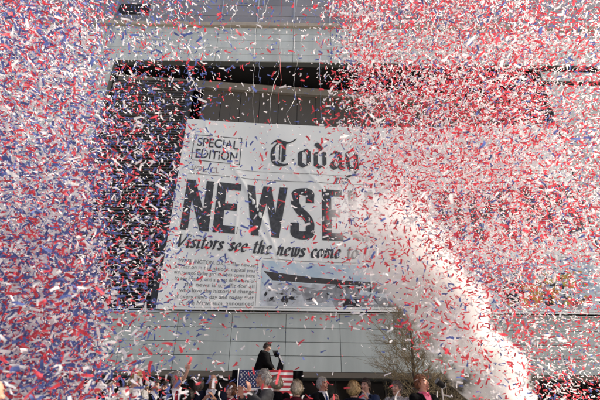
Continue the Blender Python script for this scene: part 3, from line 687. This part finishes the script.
person(112, 385, 8.2, 35, 'dark-haired man in black suit left of the person in the cream jacket, deep in confetti', 'fair', 'dark', 'full', 'black', tie='tieblue', seed=15)
person(98, 388, 8.8, 20, 'dark-suited man leftmost in the standing row, nearly buried in falling confetti', 'fair', 'brown', 'short', 'black', tie='tiered', seed=19)
person(124, 388, 8.6, 30, 'dark-haired person in navy jacket just left of the cream jacket, head tilted up', 'tan', 'dark', 'full', 'navy', head=(10, 8), seed=20, **CLAP)
person(165, 388, 9.2, 10, 'brown-haired person in charcoal jacket behind the man with the dark red tie', 'fair', 'brown', 'full', 'charcoal', head=(-10, 4), seed=21, **CLAP_HI)
person(147, 391, 9.0, 20, 'short-haired blonde person in black jacket behind the shoulder of the cream jacket', 'pale', 'blonde', 'full', 'black', female=True, seed=22)
person(190, 397, 7.6, 178, 'short person with grey-brown hair and black coat, head just showing below the raised arm', 'fair', 'greybrown', 'short', 'black', vneck=False, shirt='black', female=True, seed=16)
person(-10, 394, 2.9, 150, 'sandy-haired person closest to the camera, cut off at the left edge of the photo', 'ruddy', 'blonde', 'bald', 'navy', vneck=False, shirt='black', seed=17)
person(267.5, 347, PY + .2, 84, 'man in black suit standing on the platform, bending to his equipment', 'fair', 'brown', 'full', 'black', seed=18, head=(6, 2), floor=ptop - 1.0, vneck=False, bulk=.05, lean=16, shirt='black',
       wrists=[(.12, -.36, 1.0), (-.05, -.36, 1.06)], hands=[((0, -.9, -.4), (-1, 0, 0)), ((.2, -.9, -.2), (0, 0, -1))])

# machine on the platform: tilted black confetti blower with white side and nozzle
c0 = at(280, 370, PY + .3)
mach = empty('confetti_blower', (c0.x, c0.y, ptop - 1.0), 'black and white tilted blower machine beside the man on the platform', 'machine')
zb = c0.z - (ptop - 1.0)
k = at(281, 370, PY + .3).x - at(280, 370, PY + .3).x     # metres per photo pixel there
M_mw = mat('white_plastic', (.70, .70, .68), .4); M_mb = mat('black_plastic', (.008, .008, .009), .6, spec=.15)
bm = bmesh.new(); pts = [(-3.5, -.6), (3.0, -.6), (3.4, 4), (2.6, 8), (-.5, 13.5), (-2.2, 16), (-3.6, 17), (-3.4, 15), (-2.0, 12), (-1.2, 8)]
f = bm.faces.new([bm.verts.new((x * k, -.16, zb + z * k)) for x, z in pts]); r_ = bmesh.ops.extrude_face_region(bm, geom=[f])
for v in r_['geom']:
    if isinstance(v, bmesh.types.BMVert): v.co.y += .32
bmesh.ops.recalc_face_normals(bm, faces=bm.faces); bmesh.ops.bevel(bm, geom=bm.edges[:], offset=.018, segments=2, affect='EDGES'); obj('housing', bm, M_mb, mach)
bm = bmesh.new(); sp = [(-.3, 13.4), (1.6, 10.4), (3.4, 7.0), (3.5, 5.0), (2.6, 4.6), (1.6, 6.8), (.2, 9.6), (-1.3, 12.2)]
lo = [bm.verts.new((x * k, -.165, zb + z * k)) for x, z in sp]; hi = [bm.verts.new((x * k, -.21, zb + z * k)) for x, z in sp]; bm.faces.new(hi); bm.faces.new(lo[::-1])
for i in range(8): bm.faces.new((lo[i], lo[(i + 1) % 8], hi[(i + 1) % 8], hi[i]))
bmesh.ops.recalc_face_normals(bm, faces=bm.faces); obj('side_panel', bm, M_mw, mach)
bm = bmesh.new(); tube(bm, [(-3.0 * k, 0, zb + 15.6 * k), (-5.6 * k, 0, zb + 16.0 * k), (-7.2 * k, 0, zb + 15.4 * k)], [.09, .075, .10], 16); obj('nozzle', bm, M_mb, mach)
bm = bmesh.new(); tube(bm, [(-5.5 * k, -.1, zb + 12.5 * k), (-2 * k, -.1, zb + 12.8 * k)], .035, 10); obj('handle', bm, M_mb, mach)
bm = bmesh.new(); tube(bm, [(-.2, 0, zb + 2 * k), (-.2, 0, 0)], .03, 8); tube(bm, [(.1, .12, zb), (.2, .2, 0)], .03, 8); tube(bm, [(.1, -.12, zb), (.2, -.2, 0)], .03, 8); obj('stand', bm, M_darkmetal, mach)

# lamp head on a pale stand, right of the man in the pink shirt
lp = at(443, 398, 7.2); top = at(443, 388, 7.2).z
lamp = empty('stage_lamp', (lp.x, lp.y, 0), 'black lamp head tilted on a pale metal stand beside the man in pink shirt', 'lamp')
bm = bmesh.new(); tube(bm, [(0, 0, .55), (0, 0, top)], .013, 10)
for a in range(3): tube(bm, [(0, 0, .62), (math.cos(a * 2.094 + .4) * .42, math.sin(a * 2.094 + .4) * .42, .01)], .011, 8)
obj('stand', bm, mat('pale_metal', (.62, .60, .56), .35, metal=.3), lamp)
bm = bmesh.new(); ax = Vector((-.62, -.2, .45)).normalized(); b0 = Vector((0, 0, top + .05))
tube(bm, [b0 - ax * .065, b0 - ax * .04, b0 + ax * .03, b0 + ax * .07, b0 + ax * .09], [.025, .042, .048, .055, .057], 18); obj('lamp_head', bm, M_mb, lamp, True)
bm = bmesh.new(); tube(bm, [b0 + ax * .091, b0 + ax * .096], [.049, .047], 18); obj('lens', bm, mat('lens_glass', (.10, .11, .12), .08, spec=.9), lamp)
bm = bmesh.new(); tube(bm, [(0, 0, top - .02), (.05, -.07, top + .02), (.05, -.075, top + .07)], .008, 6); tube(bm, [(0, 0, top - .02), (.03, .07, top + .02), (.03, .075, top + .07)], .008, 6); tube(bm, [(0, 0, top - .1), (.12, -.03, top - .13)], .012, 6); obj('yoke', bm, M_alum, lamp)

# ---------------------------------------------------------------- tree and shrubs (bare early-spring twigs)
M_bark = mat('bark', (.11, .085, .06), .9, vary=.4, scale=12, bump=.4)
M_twig = mat('twig', (.19, .145, .08), .9, vary=.35, scale=6)
M_bud = mat('leaf_bud', (.20, .155, .065), .8, island=.35, trans=.2)
def twigs(bm, bud, p, d, L, r, depth, up=.25, buds=.8):
    n = 4; pts = [p]; q = p.copy(); dd = d.copy()
    for i in range(n):
        dd = (dd + Vector((random.gauss(0, .16), random.gauss(0, .16), random.gauss(0, .12) + up * .12))).normalized(); q = q + dd * L / n; pts.append(q.copy())
        if depth > 0:
            for _ in range(2 if depth > 1 else random.choice((1, 2))):
                s = Vector((random.gauss(0, 1), random.gauss(0, 1), random.gauss(.15, .6))).normalized()
                twigs(bm, bud, q, (dd * .75 + s * .75).normalized(), L * random.uniform(.38, .62), r * .55, depth - 1, up, buds)
    tube(bm, pts, [r * (1 - .75 * i / n) for i in range(n + 1)], 4 if depth else 3, caps=False)
    if depth == 0:
        for i in range(3):
            if random.random() < buds:
                c = pts[random.randint(1, n)]; a = Vector((random.gauss(0, 1), random.gauss(0, 1), random.gauss(0, 1))).normalized() * random.uniform(.010, .022); b = a.orthogonal().normalized() * .008
                bud.faces.new([bud.verts.new(c + x) for x in (a, b, -a, -b)])
tb = at(416.5, 390, 14.2)
tree = empty('tree', (tb.x, 14.2, 0), 'slender bare young tree with fine brown twigs, in front of the lower wall', 'tree')
H = at(416, 306, 14.2).z
bm = bmesh.new(); tpts = [(0, 0, 0), (.02, 0, 1), (-.02, .02, 2.2), (.02, 0, 3.2), (-.05, 0, H)]; tube(bm, tpts, [.085, .07, .055, .035, .012], 10); obj('trunk', bm, M_bark, tree, True)
bm, bud = bmesh.new(), bmesh.new()
for i in range(64):
    z = 1.2 + (H - 1.35) * (i / 63) ** 1.05; a = i * 2.4 + random.uniform(-.4, .4); t = (z - 1.2) / (H - 1.2)
    twigs(bm, bud, Vector((0, 0, z)), Vector((math.cos(a), math.sin(a) * .8, .62 + .45 * t)).normalized(), (1.55 - .85 * t) * random.uniform(.8, 1.1), .015 * (1.2 - t * .7), 2, .3)
M_stem_shaded = mat('shrub_stem_shaded', (.085, .062, .036), .9, vary=.35, scale=6)  # twig colour darkened to stand for the shade around the shrubs
cr = obj('crown', bm, M_twig, tree); obj('bud_foliage', bud, M_bud, cr)
for (px, Y, h, n, lab) in ((398, 13.0, 1.45, 26, 'low bare brown shrub between the two clapping couples and the tree'), (420, 15.0, 1.6, 26, 'bare twiggy shrub directly behind the foot of the young tree'), (446, 13.5, 1.7, 30, 'brown twiggy shrub behind the stage lamp'), (474, 14.5, 1.8, 28, 'brown twiggy shrub half veiled by the smoke plume')):
    b = at(px, 395, Y); sh = empty('shrub', (b.x, Y, 0), lab, 'shrub', 'bare shrubs in front of the entrance')
    bm, bud = bmesh.new(), bmesh.new()
    for i in range(n):
        a = random.uniform(0, 6.28); twigs(bm, bud, Vector((math.cos(a) * .12, math.sin(a) * .12, 0)), Vector((math.cos(a) * .45, math.sin(a) * .45, 1)).normalized(), h * random.uniform(.65, .95), .014, 2 if i % 3 == 0 else 1, .2)
    st_ = obj('stem_cluster', bm, M_stem_shaded, sh); obj('bud_foliage', bud, M_bud, st_)

# ---------------------------------------------------------------- paper streamers hanging in front of the upper wall
M_sw = mat('streamer_white', (.75, .75, .74), .7, trans=.25); M_sr = mat('streamer_red', (.55, .05, .06), .7, trans=.25); M_sb = mat('streamer_blue', (.25, .33, .55), .7, trans=.25)
STR = [([(266, -8), (262, 15), (256, 30), (255, 60), (253, 90), (254, 126)], M_sw, 15, 'long white paper streamer hanging down to the banner, leftmost full-length one'),
       ([(283, -8), (280, 25), (279, 50), (281, 75), (278, 104)], M_sr, 14.5, 'red paper streamer hanging over the black gap above the banner'),
       ([(299, -8), (294, 20), (295, 50), (297, 62), (294, 80), (295, 98), (287, 114), (293, 127)], M_sw, 15.5, 'white paper streamer that kinks sideways just above the word Today'),
       ([(281, 40), (280, 66), (273, 88), (270, 105), (271, 127)], M_sw, 16, 'thin white paper streamer bowing left above the banner'),
       ([(321, -8), (320, 40), (320, 80), (322, 126)], M_sb, 16.5, 'thin bluish paper streamer, rightmost before the dense red confetti'),
       ([(240, -8), (236, 10), (231, 22), (232, 38)], M_sw, 12, 'short curled white streamer at the top left of the clear gap'),
       ([(271, -8), (266, 8), (262, 18), (256, 26)], M_sw, 11.5, 'thick curled white streamer tangled beside the longest one'),
       ([(260, 60), (259, 72), (260, 84)], M_sb, 14, 'short blue streamer fragment over the black gap')]
for pts, m, Y, lab in STR:
    P = [at(a, b, Y + .3 * math.sin(i * 1.7)) for i, (a, b) in enumerate(pts)]
    Q = []
    for i in range(len(P) - 1):
        a, b, c, d = P[max(i - 1, 0)], P[i], P[i + 1], P[min(i + 2, len(P) - 1)]
        for k in range(14):
            t = k / 14; q = .5 * ((2 * b) + (c - a) * t + (2 * a - 5 * b + 4 * c - d) * t * t + (3 * b - a - 3 * c + d) * t ** 3); Q.append(q + Vector((.022 * math.sin(len(Q) * .55 + Y), .03 * math.cos(len(Q) * .7), 0)))
    bm = bmesh.new(); pv = None
    for i, q in enumerate(Q):
        a = .9 * math.sin(i * .16 + Y); w = Vector((math.cos(a), math.sin(a), 0)) * (.0065 + .003 * math.sin(i * .37))
        cur = (bm.verts.new(q - w), bm.verts.new(q + w))
        if pv: bm.faces.new((pv[0], pv[1], cur[1], cur[0]))
        pv = cur
    o = obj('paper_streamer', bm, m); tag(o, lab, 'streamer', 'paper streamers above the banner')
    bmesh_me = o.data

# ---------------------------------------------------------------- confetti clouds
M_conf = [mat('confetti_red', (.66, .06, .085), .6, island=.22, trans=.40), mat('confetti_white', (.80, .79, .80), .6, island=.06, trans=.40), mat('confetti_blue', (.09, .13, .36), .6, island=.30, trans=.40)]
def interp(y, pts): return np.interp(y, [p[0] for p in pts], [p[1] for p in pts])
def sig(x): return 1 / (1 + np.exp(-np.clip(x, -30, 30)))
def dens(px, py):
    eL = interp(py, [(-30, 150), (0, 160), (60, 188), (130, 178), (200, 158), (260, 146), (310, 122), (340, 102), (400, 84)])
    L = sig((eL - px) / 11) * interp(py, [(0, .75), (120, .9), (200, 1), (400, 1.1)]) * np.interp(px, [0, 78, 116, 190], [1, .90, .30, .26])
    L = L + np.where(px > eL, 1, 0) * interp(py, [(0, .26), (45, .16), (75, .06), (118, .04), (145, .10), (300, .13), (350, .20), (400, .35)]) * np.exp(-np.clip(px - eL, 0, None) / interp(py, [(0, 80), (60, 55), (130, 70), (300, 75), (400, 55)]))
    eR = interp(py, [(-30, 333), (0, 338), (60, 352), (130, 364), (170, 372), (200, 398), (230, 420), (280, 462), (340, 515), (400, 552)])
    Rr = sig((px - eR) / 9) * np.interp(px, [340, 420, 520, 560, 600], [.82, .96, .90, .52, .45]) * interp(py, [(0, 1), (120, 1.05), (150, 1.3), (235, 1.3), (270, .9), (310, .55), (400, .5)])
    pl = interp(py, [(150, 330), (230, 345), (300, 385), (350, 425), (400, 480)])      # thin confetti inside and before the plume
    Pm = sig((px - pl) / 10) * (py > 120) * .13 * sig((eR + 10 - px) / 14)
    mid = .012 * np.ones_like(px) * (py < 330)
    return L, Rr, Pm + np.where((px > 300) & (px < 372) & (py < 330), .05 * sig((px - 325) / 10), 0), mid
NTRY = 450000
px = rng.uniform(-45, 645, NTRY); py = rng.uniform(-45, 402, NTRY)
L, Rr, Pm, mid = dens(px, py)
def vnoise(x, y, cell):                        # clumps and thinner patches in the clouds
    g = rng.uniform(0, 1, (80, 80)); gx = (x + 60) / cell; gy = (y + 60) / cell; i = gx.astype(int) % 79; j = gy.astype(int) % 79; a = gx % 1; b = gy % 1
    a = a * a * (3 - 2 * a); b = b * b * (3 - 2 * b)
    return (g[i, j] * (1 - a) + g[i + 1, j] * a) * (1 - b) + (g[i, j + 1] * (1 - a) + g[i + 1, j + 1] * a) * b
clump = .45 + .65 * vnoise(px, py, 46) + .50 * vnoise(px, py, 17)
L, Rr, Pm = L * clump, Rr * clump, Pm * clump
tot = L + Rr + Pm + mid; keep = rng.uniform(0, 1.15, NTRY) < np.clip(tot, 0, 1.15) * .62
px, py, L, Rr, Pm, mid = [a[keep] for a in (px, py, L, Rr, Pm, mid)]
n = len(px); fl_ = (L + .5 * mid) / (L + Rr + Pm + mid); isL = rng.uniform(size=n) < fl_
isP = (~isL) & (rng.uniform(size=n) < Pm / (Pm + Rr + 1e-6))
u = rng.uniform(size=n)
near = np.interp(py, [0, 250, 400], [5.2, 4.2, 3.3]); far = np.interp(py, [0, 400], [18, 10.5])
zc = np.where(isL, near * (far / near) ** u, 5.4 * (16.5 / 5.4) ** u); zc = np.where(isP, 4.8 + 1.9 * u, zc)
# a few close pieces
cl = rng.uniform(size=n) < .012; zc = np.where(cl, zc * .62, zc)
D = np.stack([(px - 300) / FPX, -(py - 200) / FPX, -np.ones(n)], 1) @ np.array(Rc).T
pos = D * zc[:, None]; pos[:, 2] += CAMZ
okz = pos[:, 2] > .15
colr = rng.uniform(size=n)
pr_red = np.where(isL, np.where(px > 185, .26, .27), .42); pr_white = np.where(isL, np.where(px > 185, .34, .37), .49)  # left mix: bluer paper, with whites cut to imitate its weaker light
ci = np.where(colr < pr_red, 0, np.where(colr < pr_red + pr_white, 1, 2))
ln = rng.uniform(.060, .105, n); wd = rng.uniform(.018, .026, n)
ln = np.where(isL, ln * .92, ln * .80); wd = wd * np.where(isL, .92, .86)
sz = rng.lognormal(0, .16, n); ln *= sz; wd *= sz
ax = rng.normal(size=(n, 3)); ax[:, 2] *= .75; ax /= np.linalg.norm(ax, axis=1)[:, None]
b_ = rng.normal(size=(n, 3)); b_ -= (b_ * ax).sum(1)[:, None] * ax; b_ /= np.linalg.norm(b_, axis=1)[:, None]
c_ = np.cross(ax, b_)
kap = rng.normal(0, 1, n) * .5; tw = rng.normal(0, .5, n)
NS = 5
s = np.linspace(-.5, .5, NS)
V = np.zeros((n, NS, 2, 3))
for i in range(NS):
    th = kap * s[i] * 2
    along = np.where(np.abs(kap) > 1e-3, np.sin(th) / (kap * 2 + 1e-9), s[i]); lift = np.where(np.abs(kap) > 1e-3, (1 - np.cos(th)) / (kap * 2 + 1e-9), 0)
    bb = b_ * np.cos(tw * s[i] * 2)[:, None] + c_ * np.sin(tw * s[i] * 2)[:, None]
    cen = ax * (along * ln)[:, None] + c_ * (lift * ln)[:, None]
    V[:, i, 0] = cen - bb * (wd / 2)[:, None]; V[:, i, 1] = cen + bb * (wd / 2)[:, None]
# pieces that show largest in the picture become objects of their own
inside = (px > 4) & (px < 596) & (py > 4) & (py < 396) & okz
vx = V - 0.; cx_ = np.einsum('nsej,jk->nsek', vx, np.array(Rc)) / zc[:, None, None, None] * FPX
a0, a1 = cx_[:, :, 0, :2], cx_[:, :, 1, :2]
area = np.zeros(n)
for i in range(NS - 1):
    e1 = a0[:, i + 1] - a0[:, i]; e2 = a1[:, i] - a0[:, i]; area += np.abs(e1[:, 0] * e2[:, 1] - e1[:, 1] * e2[:, 0])
order = np.argsort(-np.where(inside, area, -1)); big = order[:290]; isbig = np.zeros(n, bool); isbig[big] = True
faces = [(2 * i, 2 * i + 1, 2 * i + 3, 2 * i + 2) for i in range(NS - 1)]
NAMEC = ('red', 'white', 'blue')
def place_of(x, y):
    if x < 110: return ('in the dense cloud over the top left wall' if y < 140 else 'in the dense cloud left of the louvred screen' if y < 280 else 'in the dense cloud before the crowd at lower left')
    if x < 190: return ('drifting before the dark louvred screen' if y < 310 else 'falling past the lower wall above the suited crowd')
    if x < 345: return ('drifting before the clear upper wall' if y < 125 else 'drifting across the newspaper banner' if y < 315 else 'falling between the lower wall and the flag')
    if x < 480: return ('in the dense red cloud right of the streamers' if y < 190 else 'blown through the white smoke plume')
    return ('in the dense red cloud at the upper right' if y < 190 else 'in the red cloud at right, beyond the smoke plume')
for i in big:
    me = bpy.data.meshes.new('confetti_strip'); me.from_pydata(V[i].reshape(-1, 3).tolist(), [], faces)
    o = link('confetti_strip', me, M_conf[ci[i]]); o.location = pos[i]
    shape = ('curled ' if abs(kap[i]) > .8 else 'flat ') + ('long ' if ln[i] > .09 else '')
    lab = f'{shape}{NAMEC[ci[i]]} paper confetti strip {place_of(px[i], py[i])}'
    tag(o, lab, 'confetti', lab.replace('strip', 'strips'))
rest = np.where(~isbig & okz)[0]
me = bpy.data.meshes.new('confetti_cloud'); m_ = len(rest)
allv = (V[rest] + pos[rest][:, None, None, :]).reshape(-1, 3)
base = np.arange(m_)[:, None] * (2 * NS); fa = (base[:, None, :] + np.array(faces)[None, :, :]).reshape(-1, 4)
me.vertices.add(len(allv)); me.vertices.foreach_set('co', allv.ravel())
me.loops.add(fa.size); me.loops.foreach_set('vertex_index', fa.ravel().astype(np.int32))
me.polygons.add(len(fa)); me.polygons.foreach_set('loop_start', np.arange(0, fa.size, 4, dtype=np.int32)); me.polygons.foreach_set('loop_total', np.full(len(fa), 4, dtype=np.int32))
for m in M_conf: me.materials.append(m)
me.polygons.foreach_set('material_index', np.repeat(ci[rest], NS - 1).astype(np.int32)); me.update(calc_edges=True); me.validate()
o = link('confetti_cloud', me, M_conf); tag(o, 'dense clouds of small red, white and blue paper confetti filling both sides of the air', 'confetti', kind='stuff')
print('confetti', n)

# ---------------------------------------------------------------- smoke plume from the cannon at lower right
p0 = at(517, 410, 7.6); p1 = at(448, 312, 7.9); p2 = at(391, 226, 8.4)
axis = [p0, p1, p2]
bm = bmesh.new(); pts, rad = [], []
for i in range(9):
    t = i / 8; q = p0 * (1 - t) ** 2 + p1 * 2 * t * (1 - t) * 1.0 + p2 * t * t; pts.append(q); rad.append(.42 + 1.25 * t ** .9)
pts.append(p2 + (p2 - p1) * .35); rad.append(1.5); pts.append(p2 + (p2 - p1) * .5); rad.append(.8)
tube(bm, pts, rad, 20)
mv = bpy.data.materials.new('smoke'); mv.use_nodes = True; nt = mv.node_tree; nt.nodes.remove(nt.nodes['Principled BSDF'])
N_, Lk = nt.nodes, nt.links
pv = N_.new('ShaderNodeVolumePrincipled'); Lk.new(pv.outputs[0], N_['Material Output'].inputs['Volume'])
pv.inputs['Color'].default_value = (.985, .985, .975, 1); pv.inputs['Anisotropy'].default_value = .0
tc = N_.new('ShaderNodeTexCoord')
def vm(op, *a):
    nd = N_.new('ShaderNodeVectorMath'); nd.operation = op
    for i, x in enumerate(a):
        if hasattr(x, 'links'): Lk.new(x, nd.inputs[i])
        elif op == 'SCALE' and i == 1: nd.inputs['Scale'].default_value = x
        else: nd.inputs[i].default_value = x
    return nd
def mth(op, *a, clamp=False):
    nd = N_.new('ShaderNodeMath'); nd.operation = op; nd.use_clamp = clamp
    for i, x in enumerate(a):
        if hasattr(x, 'links'): Lk.new(x, nd.inputs[i])
        else: nd.inputs[i].default_value = x
    return nd.outputs[0]
chord = (p2 - p0); CL = chord.length; cd = chord.normalized()
mid_dev = (p0 * .25 + p1 * .5 + p2 * .25) - (p0 + p2) * .5
rel = vm('SUBTRACT', tc.outputs['Object'], tuple(p0)).outputs[0]
tt = mth('DIVIDE', vm('DOT_PRODUCT', rel, tuple(cd)).outputs['Value'], CL)
bow = mth('MULTIPLY', mth('MULTIPLY', tt, mth('SUBTRACT', 1.0, tt)), 4.0)
on_ax = vm('ADD', vm('MULTIPLY', (tuple(chord)), vm('COMBINE', ) .outputs[0]).outputs[0]) if False else None
cmb = N_.new('ShaderNodeCombineXYZ')
for i in range(3): Lk.new(tt, cmb.inputs[i])
a1 = vm('MULTIPLY', cmb.outputs[0], tuple(chord)).outputs[0]
cmb2 = N_.new('ShaderNodeCombineXYZ')
for i in range(3): Lk.new(bow, cmb2.inputs[i])
a2 = vm('MULTIPLY', cmb2.outputs[0], tuple(mid_dev)).outputs[0]
perp = vm('SUBTRACT', rel, vm('ADD', a1, a2).outputs[0]).outputs[0]
nz = N_.new('ShaderNodeTexNoise'); nz.inputs['Scale'].default_value = 1.45; nz.inputs['Detail'].default_value = 6; nz.inputs['Roughness'].default_value = .62; Lk.new(tc.outputs['Object'], nz.inputs[0])
dist = vm('LENGTH', perp).outputs['Value']
radius = mth('ADD', .44, mth('MULTIPLY', tt, .56))
e = mth('DIVIDE', dist, radius)
e = mth('ADD', e, mth('MULTIPLY', mth('SUBTRACT', nz.outputs[0], .5), 2.9))
nz2 = N_.new('ShaderNodeTexNoise'); nz2.inputs['Scale'].default_value = 5.5; nz2.inputs['Detail'].default_value = 5; Lk.new(tc.outputs['Object'], nz2.inputs[0])
e = mth('ADD', e, mth('MULTIPLY', mth('SUBTRACT', nz2.outputs[0], .5), 1.1))
core = mth('SUBTRACT', 1.06, e, clamp=True)
core = mth('MULTIPLY', mth('POWER', core, 1.1), 1.5)
fade = mth('MULTIPLY', mth('SUBTRACT', 1.30, tt, clamp=True), 1.0)
den = mth('MULTIPLY', mth('MULTIPLY', core, fade), mth('DIVIDE', 13.0, mth('ADD', .5, mth('MAXIMUM', tt, 0.0))))
Lk.new(den, pv.inputs['Density'])
o = obj('smoke_plume', bm, mv); tag(o, 'white smoke plume bursting up from lower right across the banner', 'smoke', kind='stuff')
